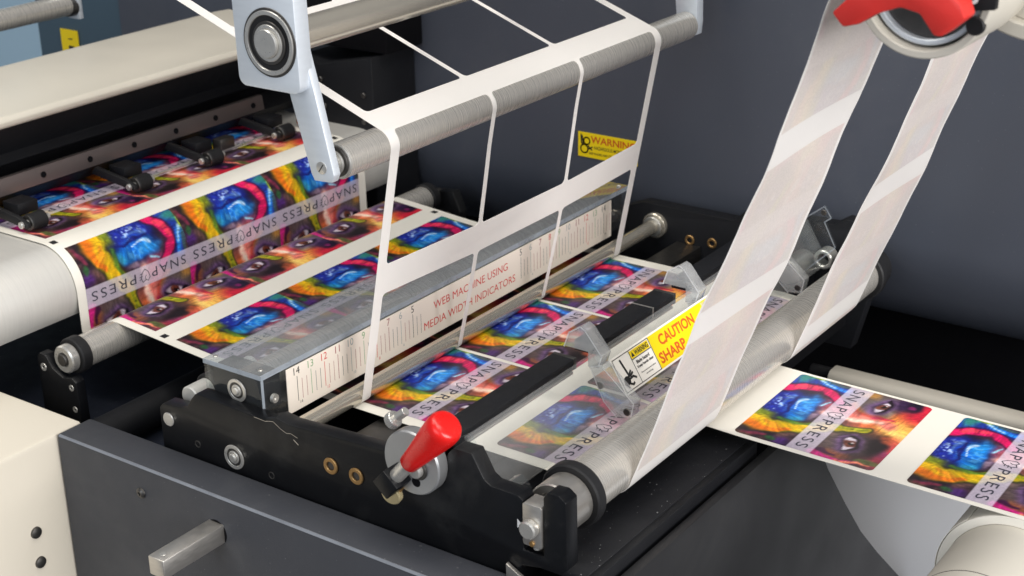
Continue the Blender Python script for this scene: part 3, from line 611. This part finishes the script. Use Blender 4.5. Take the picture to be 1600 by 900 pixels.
# white arrow mark and bearing block of the front roller
V, F = np.array([(19.1, -2.35), (19.42, -2.08), (19.1, -1.8)]), [(0, 1, 2)]
finish(flat(V, F, lambda a, c: Vector((a, -4.012, c))), 'arrow_mark', M['white'], t, 0)
bl = finish(pY(rrect(19.5, 20.7, -3.15, -.65, .12, 3), -4.1, -2.95, .05), 'bearing_block', M['alu_edge'], t)
finish(cyl((20.05, -4.08, -1.98), (0, -1, 0), .5, .52, .08, 32), 'bolt', M['steel'], bl)
finish(cyl((20.1, -4.08, -2.95), (0, -1, 0), .12, .16, .03, 18), 'screw', M['brass'], bl)
finish(cyl((20.15, -3.7, -3.45), (0, 0, 1), .4, .22, .03, 18), 'spring_pin', M['steel'], bl)
finish(pY([(18.5, -4.6), (19.6, -5.2), (21.2, -6.2), (18.5, -6.2)], -4.3, -4.05, .03), 'gusset', M['alu_edge'], t)
# far plate
far = [(-8, -9.4), (-8, -2.4), (-3, -2.4), (-1.6, -1.6), (0, -.95), (8.2, -.95), (9.4, .2), (16.5, .3), (17.4, .9), (18.9, .8), (19.6, .2), (19.7, -4.6), (18.5, -9.4)]
finish(pY(far, 41, 42.3, .1), 'side_plate', M['blackmat'], t)
for (x, z) in ((4.4, -3.35), (6.4, -3.22)): finish(ring((x, 41.0, z), (0, -1, 0), .14, .42, .22, .04, 28), 'bushing', M['brass'], t)
finish(ring((1.3, 41.0, -2.64), (0, -1, 0), .5, 1.05, .6, .08, 40), 'flange', M['chrome'], t)
finish(ring((1.3, 40.5, -2.64), (0, -1, 0), .25, .82, .5, .05, 40), 'flange', M['steel'], t)
finish(cyl((15.1, 39.3, -2.3), (0, -1, 0), 3.0, .95, .1, 40), 'eccentric_disc', M['alu_edge'], t)
finish(ring((16.9, 39.6, -1.6), (0, -1, 0), 1.2, .75, .45, .08, 36), 'bearing', M['steel'], t)
finish(box(12.6, 15.2, -2.9, 41, -4.6, -3.75, .05), 'cross_bar', M['blackmat'], t)
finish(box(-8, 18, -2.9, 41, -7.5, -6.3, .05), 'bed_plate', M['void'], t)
finish(box(3.2, 5.4, -2.85, 41, -4.9, -3.7, .05), 'support_bar', M['darksteel'], t)
finish(ring((1.3, -2.9, -2.64), (0, 1, 0), .4, .9, .56, .05, 32), 'flange', M['darksteel'], t)

t = thing('guide_roller', (-6.9, 19, -3), 'small pale roller tucked between frame and gauge box', 'roller')
finish(cyl((-6.9, -2.5, -2.05 - .35), (0, 1, 0), 5.6, .72, .08, 36), 'sleeve', M['roller_pale'], t)
finish(ring((-6.9, -1.0, -2.4), (0, 1, 0), .9, .98, .6, .08, 36), 'collar', M['rubber'], t)
finish(cyl((1.3, -2.7, -2.62), (0, 1, 0), 43.6, .56, .04, 40), 'guide_shaft', M['chrome'], None, label='polished steel shaft pressing on the web below the ruler', cat='shaft')

# ================================================================== WIDTH GAUGE BOX
t = thing('gauge_box', (-2.3, 18, -1.5), 'long clear acrylic box with a printed width ruler on its front', 'gauge box')
BX0, BX1, BY0, BY1, BZ0, BZ1 = -4.7, .0, -3.05, 38.7, -1.5, 1.1
finish(box(BX0, BX1, BY0, BY1, BZ1 - .3, BZ1, .03), 'lid', M['smoke'], t)
finish(box(BX1 - .0, BX1 + .028, BY0 + .02, BY1 - .02, BZ1 - .36, BZ1 - .02, .0), 'lid_edge', M['edge'], t, 0)
finish(box(BX0 - .02, BX1 + .02, BY0 - .03, BY0 - .002, BZ1 - .32, BZ1 - .02, .0), 'lid_edge', M['edge'], t, 0)
finish(box(BX1 - .0, BX1 + .028, BY0 + .0, BY0 + .2, BZ0, BZ1 - .37, .0), 'corner_edge', M['edge'], t, 0)
finish(box(BX0 + .01, BX1 - .01, BY0 + .01, BY0 + .22, BZ0, BZ1 - .302, .02), 'end_panel', M['clear'], t)
finish(box(BX0 + .01, BX1 - .01, BY1 - .22, BY1 - .01, BZ0, BZ1 - .302, .02), 'end_panel', M['clear'], t)
finish(box(BX1 - .26, BX1 - .02, BY0 + .24, BY1 - .24, BZ0 - .6, BZ1 - .304, .02), 'front_panel', M['clear'], t)
finish(box(BX0 + .02, BX0 + .26, BY0 + .24, BY1 - .24, BZ0 + .6, BZ1 - .304, .02), 'back_panel_strip', M['clear'], t)
for y0, y1 in ((BY0 + .23, BY0 + 2.0), (BY1 - 1.6, BY1 - .4)):
    finish(box(BX0 + .5, BX1 - .35, y0, y1, BZ0 - .1, BZ1 - .42, .06), 'end_block', M['blackmat'], t)
bearing((-2.0, BY0 - .0, -.35), (0, -1, 0), .74, t)
finish(lathe((-.05, -2.05, -.75), (1, 0, 0), [(0, 0), (0, .3), (.2, .28), (.2, .15), (.1, .13), (.1, 0)], 20, None, False), 'screw', M['steel'], t)
for (x, y) in ((-4.2, -2.5), (-.5, -2.5), (-4.2, 38.1), (-.5, 38.1)):
    finish(cyl((x, y, BZ1 - .01), (0, 0, 1), .09, .17, .03, 18), 'screw', M['steel'], t)
finish(cyl((-2.4, -.9, -.5), (0, 1, 0), 38, .95, .05, 44), 'inner_roller', M['roller'], t)
finish(box(-4.3, -.5, -.6, 37.0, -2.6, -1.75, .05), 'floor_bar', M['darksteel'], t)
ru = finish(box(-.018, .03, -.9, 36.1, -2.35, .62, .0), 'ruler', M['ruler'], t, 0)
RXF = .034
def rput(parts, nm, m): finish(flat(*combine(parts), lambda a, c: Vector((RXF, a, c))), nm, M[m], ru, 0)
cols = {14: 'ink', 13: 'inkgreen', 12: 'inkred', 11: 'inkmaroon', 10: 'inkgrey', 9: 'inkgreen', 8: 'inkred', 7: 'inkmaroon', 6: 'inkgrey', 5: 'ink'}
for side in (-1, 1):
    for k in range(5, 15):
        yc = 17.5 + side * k * 1.25; V, F = text2d(str(k), .48)
        rput([((V, F), (yc - V[:, 0].max() / 2, .02))], 'numeral', cols[k])
        tick = [[(yc + side * 0, -.12), (yc, -1.75)]]; half = [[(yc + .42, -.40), (yc + .42, -1.72)], [(yc + .84, -.40), (yc + .84, -1.72)]]
        rput([(strokes2d(tick, .045), (0, 0))], 'tick_mark', cols[k]); rput([(strokes2d(half, .035), (0, 0))], 'tick_mark', 'inkslate' if k % 2 else 'inkmaroon')
        if k % 2 == 0:
            V, F = text2d(str(k), .2); rput([((V, F), (yc + .15, -2.0))], 'numeral', cols[k])
V, F = text2d('WEB MACHINE USING', .56, 8.6, 0); rput([((V, F), (13.5, -.55))], 'lettering', 'inkred')
V, F = text2d('MEDIA WIDTH INDICATORS', .56, 10.6, 0); rput([((V, F), (12.4, -1.72))], 'lettering', 'inkred')

# ================================================================== SLITTER
t = thing('slitter', (14, 18, -1), 'black slitter bar in sections with clear knife holders across the web', 'slitter')
for (a, b) in ((-2.9, 9.4), (11.55, 21.4), (23.55, 41.0)):
    bb = finish(box(12.55, 14.12, a, b - .32, .35, 1.05, .05), 'bar', M['blackmat'], t)
    finish(box(12.53, 14.14, b - .315, b, .33, 1.07, .05), 'end_cap', M['darksteel'], bb)
    finish(box(12.7, 14.2, a + .4, b - .5, .16, .33, .02), 'liner_strip', M['alu_edge'], bb)
finish(box(12.52, 14.15, 18.35, 18.5, .3, 1.065, .0), 'joint_mark', M['alu_edge'], t)
for y in (10.2, 22.2, 33.7):
    h_ = finish(pY([(12.6, 1.08), (12.95, 2.05), (13.75, 2.6), (14.1, 2.45), (15.3, 1.0), (15.05, .2), (14.3, .1), (14.3, 1.08)], y + .15, y + 1.25, .05), 'knife_holder', M['block'], t)
    hp = [(12.6, 1.08), (12.95, 2.05), (13.75, 2.6), (14.1, 2.45), (15.3, 1.0), (15.05, .2)]
    finish(flat(*strokes2d([hp], .09), lambda a, c, y=y: Vector((a, y + .14, c))), 'edge_glint', M['edgeglint'], h_, 0)  # pale strokes, here and below, painting highlights on the holder's clear edges
    finish(flat(*strokes2d([[(14.5, .15), (15.3, .45), (17.6, -1.5), (17.4, -2.6)], [(14.5, .15), (15.5, -1.9), (16.4, -2.7)]], .07), lambda a, c, y=y: Vector((a, y + .09, c))), 'edge_glint', M['edgeglint'], h_, 0)
    finish(pY([(14.5, .15), (15.3, .45), (17.6, -1.5), (17.4, -2.6), (16.4, -2.7), (15.5, -1.9)], y + .1, y + 1.0, .06), 'knife_guard', M['frostlite'], h_)
    for (x, z) in ((15.2, -.9), (17.1, -2.2)): finish(cyl((x, y + .22, z), (0, -1, 0), .12, .26, .04, 18), 'screw', M['darksteel'], h_)
    finish(pY([(9.6, -2.55), (11.0, -2.5), (12.4, -.9), (12.4, -.2), (11.4, -1.4), (9.6, -2.0)], y + .6, y + 1.5, .06), 'clip', M['guard'], h_)
# inclined clear guard with stickers
gd = Vector((.522, 0, -.853)); gn = Vector((.853, 0, .522)); g0 = Vector((15.36, 0, .5))
gf = lambda a, c, h: g0 + gd * c + gn * h + Vector((0, a, 0))
finish(prism([(-2.6, -.9), (39.5, -.9), (39.5, 3.1), (-2.6, 3.1)], -.33, -.05, gf, .03), 'guard', M['guard'], t)
finish(prism([(-2.85, -1.0), (-2.62, -1.0), (-2.62, 3.6), (-2.85, 3.6)], -1.2, .4, gf, .03), 'guard_end', M['clear'], t)
finish(cyl(gf(-2.7, 1.0, .0) + Vector((0, -.2, 0)), (0, -1, 0), .2, .28, .05, 20), 'screw', M['darksteel'], t)
fe = [(15.4, 1.5), (17.3, 3.0), (17.85, 2.2), (17.35, 1.8), (18.3, .0), (16.0, -2.3), (14.2, -.8)]
ge = finish(pY(fe, 37.3, 37.6, .0), 'guard_end', M['clear'], t)
finish(flat(*strokes2d([fe + fe[:1]], .1), lambda a, c: Vector((a, 37.28, c))), 'edge_glint', M['edge'], ge, 0)  # pale outline drawn as the edge highlight of the clear end
finish(cyl((17.3, 37.25, 2.55), (0, -1, 0), .12, .22, .03, 18), 'screw', M['darksteel'], t)
finish(pY([(17.0, -1.1), (17.7, -.7), (18.6, -1.5), (18.4, -2.4), (17.3, -2.3)], -2.88, -1.5, .05), 'roller_stop', M['clear'], t)
# caution sticker on the guard: reading direction +Y, up = -gd
st = thing('caution_sticker', gf(17, 1, 0), 'white and yellow caution sticker with cut hand symbol on the clear guard', 'sticker')
sf = lambda dh: (lambda a, c: gf(11.15 + a, 2.45 - c, dh))
finish(prism(rrect(0, 14.5, 0, 2.45, .15, 4), -.045, -.02, lambda a, c, h: gf(11.15 + a, 2.45 - c, h), .0), 'backing', M['wsticker'], st, 0)
finish(flat(*outline2d([[(4.35, .12), (14.4, .12), (14.4, 2.33), (4.35, 2.33)]]), sf(-.012)), 'yellow_field', M['yellow'], st, 0)
finish(flat(*outline2d([[(2.02, 1.72), (4.2, 1.72), (4.2, 2.22), (2.02, 2.22)]]), sf(-.012)), 'warning_field', M['yellow'], st, 0)
finish(flat(*strokes2d([[(.15, .15), (4.3, .15), (4.3, 2.3), (.15, 2.3), (.15, .15)], [(1.98, .15), (1.98, 2.3)], [(1.98, 1.68), (4.3, 1.68)]], .05), sf(-.006)), 'border', M['ink'], st, 0)
finish(flat(*combine([(text2d('WARNING', .34, 1.6, .03), (2.5, 1.8)), ((np.array([(0, 0), (.34, 0), (.17, .32)]), [(0, 1, 2)]), (2.1, 1.81)),
    (text2d('Blade hazard', .22, 1.5, .025), (2.3, 1.3)), (text2d('Keep hands clear', .22, 1.9, .025), (2.2, .98)), (text2d('Disconnect power before', .12, 1.7, .015), (2.3, .62)), (text2d('servicing', .12, .8, .015), (2.7, .40))]), sf(-.004)), 'warning_text', M['ink'], st, 0)
hand = [(.32, .62), (.42, .98), (.72, 1.06), (.98, .98), (1.06, .78), (.98, .58), (.72, .48), (.46, .46)]
finish(flat(*combine([(outline2d([hand]), (0, 0)), (strokes2d([[(1.06, .95), (.86, 2.05)]], .17), (0, 0)), (strokes2d([[(.95, .92), (1.38, 1.2)], [(1.18, .92), (1.5, 1.05)], [(1.0, .78), (1.42, .82), (1.66, .66)], [(.8, .56), (1.1, .38), (1.26, .44)], [(.5, .52), (.62, .34)]], .14), (0, 0))]), sf(-.004)), 'hand_symbol', M['ink'], st, 0)
finish(flat(*combine([(text2d('CAUTION', .72, 4.4, .03), (5.3, 1.36)), (text2d('SHARP', .72, 3.2, .03), (4.6, .35))]), sf(-.004)), 'caution_text', M['inkorange'], st, 0)

# ================================================================== FRONT ROLLER
t = thing('front_roller', (20, 18, -2), 'thick silver roller with black end rings across the web end', 'roller')
finish(cyl((20, .4, -2), (0, 1, 0), 38.2, 1.5, .03, 72), 'sleeve', M['roller'], t)
for y in (-.35, 37.9): finish(ring((20, y, -2), (0, 1, 0), .8, 1.9, 1.3, .1, 60), 'end_ring', M['rubber'], t)
finish(ring((20, -2.0, -2), (0, 1, 0), 1.66, 1.52, .95, .08, 60), 'end_sleeve', M['alu_edge'], t)
b = finish(ring((20, -1.8, -2), (0, 1, 0), .5, .95, .55, .05, 44), 'bearing', M['steel'], t)
finish(ring((20, -1.85, -2), (0, 1, 0), .3, .78, .6, .03, 44), 'seal', M['darksteel'], b)
finish(cyl((20, -2.95, -2), (0, 1, 0), 44, .5, .03, 28), 'axle', M['darksteel'], t)
finish(ring((20, 39.0, -2), (0, 1, 0), 1.2, 1.6, .5, .08, 48), 'end_cap', M['rubber'], t)

# ---- tray below the roller
t = thing('drip_tray', (21, 8, -4.8), 'black dusty ledge below the silver front roller', 'ledge')
finish(box(18.6, 22.6, -2.8, 16.0, -5.3, -4.85, .08), 'ledge_plate', M['tray'], t)
finish(box(22.55, 23.1, -2.8, 16.0, -8.2, -4.9, .06), 'lip', M['blackmat'], t)

# ================================================================== RED LEVER
t = thing('clamp_lever', (12.8, -4.2, 0), 'red gripped clamp lever on a round aluminium disc', 'lever')
finish(lathe((12.75, -4.02, -.05), (0, -1, 0), [(0, 0), (0, 1.84), (.1, 1.9), (.75, 1.9), (.85, 1.82), (.85, 0)], 64, None, False), 'disc', M['discalu'], t)
finish(cyl((13.25, -4.85, -.25), (0, -1, 0), .45, .42, .08, 28), 'bolt', M['steel'], t)
finish(cyl((13.25, -4.86, -.25), (0, -1, 0), .12, .62, .04, 28), 'washer', M['darksteel'], t)
finish(cyl((13.05, -4.86, -1.1), (0, -1, 0), .012, .3, .004, 20), 'slot', M['void'], t)
ld = Vector((.66, 0, .75)).normalized(); lo = Vector((12.0, -5.55, -.95))
ln = Vector((-ld.z, 0, ld.x))
lf = lambda a, c, h: lo + ld * a + ln * c + Vector((0, h, 0))
finish(prism([(-.75, -.62), (.45, -.62), (.45, .62), (-.75, .62)], -.6, .7, lf, .07), 'clamp_block', M['black'], t)
finish(cyl(lo + ld * .3, ld, 2.4, .42, .04, 28), 'rod', M['steel'], t)
finish(lathe(lo + ld * 1.75, ld, [(0, 0), (0, .5), (.08, .56), (.9, .64), (2.6, .88), (3.55, .98), (3.9, .96), (4.12, .86), (4.22, .7), (4.26, .4), (4.26, 0)], 48, None, False), 'grip', M['red'], t)
def knurl(o, d, L, r, m, parent):
    b = bmesh.new(); o = Vector(o); d = Vector(d).normalized(); a = d.orthogonal().normalized(); c = d.cross(a); n = 56
    P = [(0, 0, 0), (0, r * .88, 0), (L * .12, r, 1), (L * .88, r, 1), (L, r * .88, 0), (L, 0, 0)]
    rings = []
    for tt, rr, k in P:
        rings.append([b.verts.new(o + d * tt + (a * math.cos(2 * math.pi * i / n) + c * math.sin(2 * math.pi * i / n)) * (rr * (1 - .06 * k * (i % 2)))) for i in range(n)])
    for A, B in zip(rings[:-1], rings[1:]):
        for i in range(n): b.faces.new([A[i], A[(i + 1) % n], B[(i + 1) % n], B[i]])
    bmesh.ops.remove_doubles(b, verts=b.verts, dist=1e-5)
    return finish(b, 'thumb_screw', m, parent, 25)
knurl((11.2, -4.6, 1.9), (.75, .1, .65), .5, .48, M['steel'], t)
finish(cyl((11.55, -4.55, 2.2), (.75, .1, .65), .9, .25, .03, 20), 'screw_shank', M['steel'], t)
knurl((11.5, -4.9, -2.15), (.1, -1, -.15), .42, .62, M['palebrass'], t)
finish(cyl((12.1, -4.7, -1.3), (-.35, -.4, -.75), .9, .25, .03, 20), 'screw_shank', M['brass'], t)

# ================================================================== DANCER ROLLER AND ARM
t = thing('tension_roller', (4.1, 18, 14), 'silver upper roller on aluminium swing arms with a large bearing', 'roller')
finish(cyl((UX, .35, UZ), (0, 1, 0), 39.6, UR, .04, 56), 'sleeve', M['roller'], t)
for k, (y, r) in enumerate(((-.02, .62), (.16, .8), (.28, .92))): finish(ring((UX, y, UZ), (0, 1, 0), .16, r + .08, .3, .04, 44), 'bearing_ring', (M['steel'], M['darksteel'], M['steel'])[k], t)
ya, yb = -1.75, -.65
blk = [(p[0], p[1]) for p in rrect(-.95, 3.62, 18.28, 30, .55, 6, (0, 0, 1, 1))]
sh = lambda x, z: (x - .02 * (z - 18.3), z)
bp_ = finish(pY([sh(*p) for p in blk], ya, yb, .06), 'bearing_plate', M['alu'], t)
lk = [(1.05, 21.5), (2.0, 18.2), (3.30, 13.6), (3.5, 13.22), (4.78, 13.3), (4.98, 13.75), (3.95, 18.2), (3.1, 21.5)]
finish(pY(lk, -1.0, -.42, .07), 'link', M['alu'], t)
finish(cyl((UX, -.45, UZ), (0, 1, 0), .6, .55, .04, 32), 'spacer', M['steel'], t)
finish(lathe((4.12, -.98, 14.08), (0, -1, 0), [(0, 0), (0, .36), (.07, .36), (.09, .3), (.09, 0)], 32, None, False), 'screw', M['steel'], t)
V, F = strokes2d([[(3.95, 13.86), (4.28, 14.3)]], .07); finish(flat(V, F, lambda a, c: Vector((a, -1.074, c))), 'screw_slot', M['darksteel'], t, 0)
bc = Vector((1.62, ya, 20.95))
for (r, ri, L, dy, mm) in ((1.92, 1.74, .08, 0, 'darksteel'), (1.78, 1.52, .16, 0, 'steel'), (1.54, 1.18, .05, 0, 'rubber'), (1.2, .98, .14, 0, 'darksteel'), (1.02, .80, .22, 0, 'steel')):
    finish(ring(bc + Vector((0, .02, 0)), (0, -1, 0), L, r, ri, .03, 56), 'bearing_ring', M[mm], bp_)
finish(cyl(bc + Vector((0, .02, 0)), (0, -1, 0), .42, .80, .06, 40), 'shaft_end', M['steel'], bp_)
finish(cyl((1.75, -.7, 21.0), (0, 1, 0), 42, .92, .04, 48), 'cross_shaft', M['chrome'], t)
finish(pY([(2.9, 30), (2.9, 18.2), (3.35, 13.4), (4.9, 13.4), (5.0, 14.4), (4.9, 18.2), (4.9, 30)], 40.0, 41.0, .07), 'link', M['alu'], t)

# ================================================================== WARNING STICKER on the back panel
st = thing('warning_sticker', (-5, 43.95, 2), 'yellow warning sticker with gear symbol on the slate back panel', 'sticker')
finish(box(-8.1, -2.3, 43.93, 43.985, .82, 2.95, .0), 'backing', M['yellow'], st, 0)
wf = lambda dy: (lambda a, c: Vector((-8.1 + a, 43.93 - dy, .82 + c)))
finish(flat(*text2d('WARNING', .62, 4.4, .02), lambda a, c: wf(.01)(a + 1.25, c + 1.3)), 'warning_text', M['inkorange'], st, 0)
finish(flat(*combine([(text2d('HAZARDOUS MOVING PARTS', .3, 4.0, .01), (1.6, .78)), (text2d('KEEP FINGERS AND OTHER BODY PARTS AWAY', .2, 4.5, .01), (1.1, .3))]), wf(.01)), 'small_text', M['ink'], st, 0)
gl = []
for (cx, cy, r) in ((.62, .72, .36), (.86, 1.42, .3)):
    gl.append([(cx + r * math.cos(i * math.pi / 10), cy + r * math.sin(i * math.pi / 10)) for i in range(21)])
gl += [[(.3, 1.9), (.34, 1.2), (.5, 1.1)], [(.42, 1.8), (.5, 1.2)], [(1.05, .75), (1.4, .95)], [(1.0, 1.0), (1.35, .7)]]
finish(flat(*strokes2d(gl, .12), wf(.01)), 'gear_symbol', M['ink'], st, 0)

# ================================================================== SPOOLS ON THE RIGHT
t = thing('rewind_core', (37, 3, 27), 'white core ring with red three armed clamp at the end of the rewind shaft', 'rewind core')
cc = Vector((36.85, 0, 27.0))
finish(ring(cc + Vector((0, 1, 0)), (0, 1, 0), 9, 2.98, 2.62, .06, 72), 'core', M['card'], t)
finish(lathe(cc + Vector((0, 1.9, 0)), (0, 1, 0), [(0, 0), (0, 2.2), (.1, 2.3), (.3, 2.36), (9, 2.36), (9, 0)], 56, None, False), 'mandrel', M['darksteel'], t)
finish(ring(cc + Vector((0, 1.5, 0)), (0, 1, 0), .5, 2.5, 2.25, .05, 56), 'mandrel_rim', M['alu'], t)
kn = [(34.23, 26.32), (34.75, 25.76), (35.44, 25.97), (36.23, 26.49), (37.16, 26.85), (37.98, 26.68), (38.64, 25.85), (38.98, 25.87), (39.87, 26.69), (39.64, 27.25), (38.65, 28.03), (38.4, 31), (36.8, 31), (36.3, 28.1), (35.2, 27.29)]
finish(pY(kn, -2.3, -1.0, .12), 'clamp', M['redcast'], t)
finish(cyl((37.2, 2.0, 28.2), (0, -1, 0), 3.8, .9, .06, 32), 'spindle', M['darksteel'], t)
pl = finish(pY([(38.3, 26.35), (40.2, 26.6), (40.3, 29.5), (37.8, 29.5)], .2, .6, .05), 'name_plate', M['rubber'], t)
finish(flat(*text2d('3', .8, .5, .02), lambda a, c: Vector((39.0 + a, .18, 26.75 + c))), 'lettering', M['white'], pl, 0)
finish(cyl((39.2, .9, 25.7), (0, 1, 0), .3, .4, .05, 20), 'key', M['rubber'], t)
t = thing('label_roll', (40.5, 8, 28), 'pale roll end partly hidden behind the red clamped core', 'label roll')
finish(ring((40.6, 5.5, 29.5), (0, 1, 0), 9, 5.3, 4.6, .08, 72), 'core', M['card'], t)
finish(ring((40.6, 6.2, 29.5), (0, 1, 0), 7, 4.6, 3.0, .05, 64), 'winding', M['card'], t)

t = thing('rewind_roll', (RX, 14, RZ), 'pale cardboard core under the end of the level label strip', 'label roll')
finish(ring((RX, 4.5, RZ), (0, 1, 0), 22, 3.75, 3.3, .05, 80), 'core', M['card'], t)
finish(ring((RX, 13.75, RZ), (0, 1, 0), 10.2, 4.28, 3.76, .03, 80), 'winding', M['paper'], t)
finish(ring((RX, 8.2, RZ), (0, 1, 0), .06, 3.765, 3.7, .01, 80), 'core_seam', M['darksteel'], t)
finish(lathe((RX, 2, RZ), (0, 1, 0), [(0, 0), (0, 3.1), (40, 3.1), (40, 0)], 48, None, False), 'mandrel', M['darksteel'], t)

# cream guide bar behind the outgoing strip
t = thing('cream_guide', (28, 32, -8.2), 'long cream rounded guide bar behind the outgoing label strip', 'guide bar')
finish(prism(rrect(-.95, .95, -1.0, 1.0, .6, 5), 19.9, 70, lambda a, c, h: Vector((h, 34.5 + a, -9.0 + c)), .1), 'bar', M['cream'], t)
finish(cyl((18.2, 34.5, -8.6), (1, 0, 0), 1.9, .5, .1, 24), 'end_cap', M['rubber'], t)
finish(box(-60, 80, 55.0, 55.6, -60, -9.0, .05), 'shade_panel', M['void'], None, label='black panel standing in for the shade under the curved foot of the slate wall', cat='panel')  # black sheet put in as the shade below the wall

# ================================================================== BACKGROUND TOP LEFT
t = thing('rear_roller', (-55, 25, 11), 'grey round roller in the background above the printer', 'roller')
finish(cyl((-55, -10, 11.0), (0, 1, 0), 40.3, .95, .05, 40), 'sleeve', M['roller'], t)
finish(cyl((-55, 30.2, 10.7), (0, 1, 0), .9, .8, .06, 32), 'end_cap', M['darksteel'], t)
finish(box(-55.9, -54.3, 31.0, 31.5, 9.6, 16, .05), 'bracket', M['alu'], t)
st = thing('yellow_tag', (-72, 43.9, 2), 'small yellow tag with black marks on the dark panel behind the printer', 'tag')
finish(box(-73.6, -70.9, 43.9, 43.98, -2, 4.0, .0), 'backing', M['yellow'], st, 0)
V, F = combine([((np.array([(0, 0), (.9, 0), (.9, .5), (0, .5)]), [(0, 1, 2, 3)]), (k * .05, q)) for k, q in ((0, 0), (1, 1.1), (0, 2.1))] + [(strokes2d([[(0, 0), (.6, .05)]], .12), (.1, 3.3))])
finish(flat(V, F, lambda a, c: Vector((-72.5 + a, 43.89, -.3 + c))), 'marks', M['ink'], st, 0)
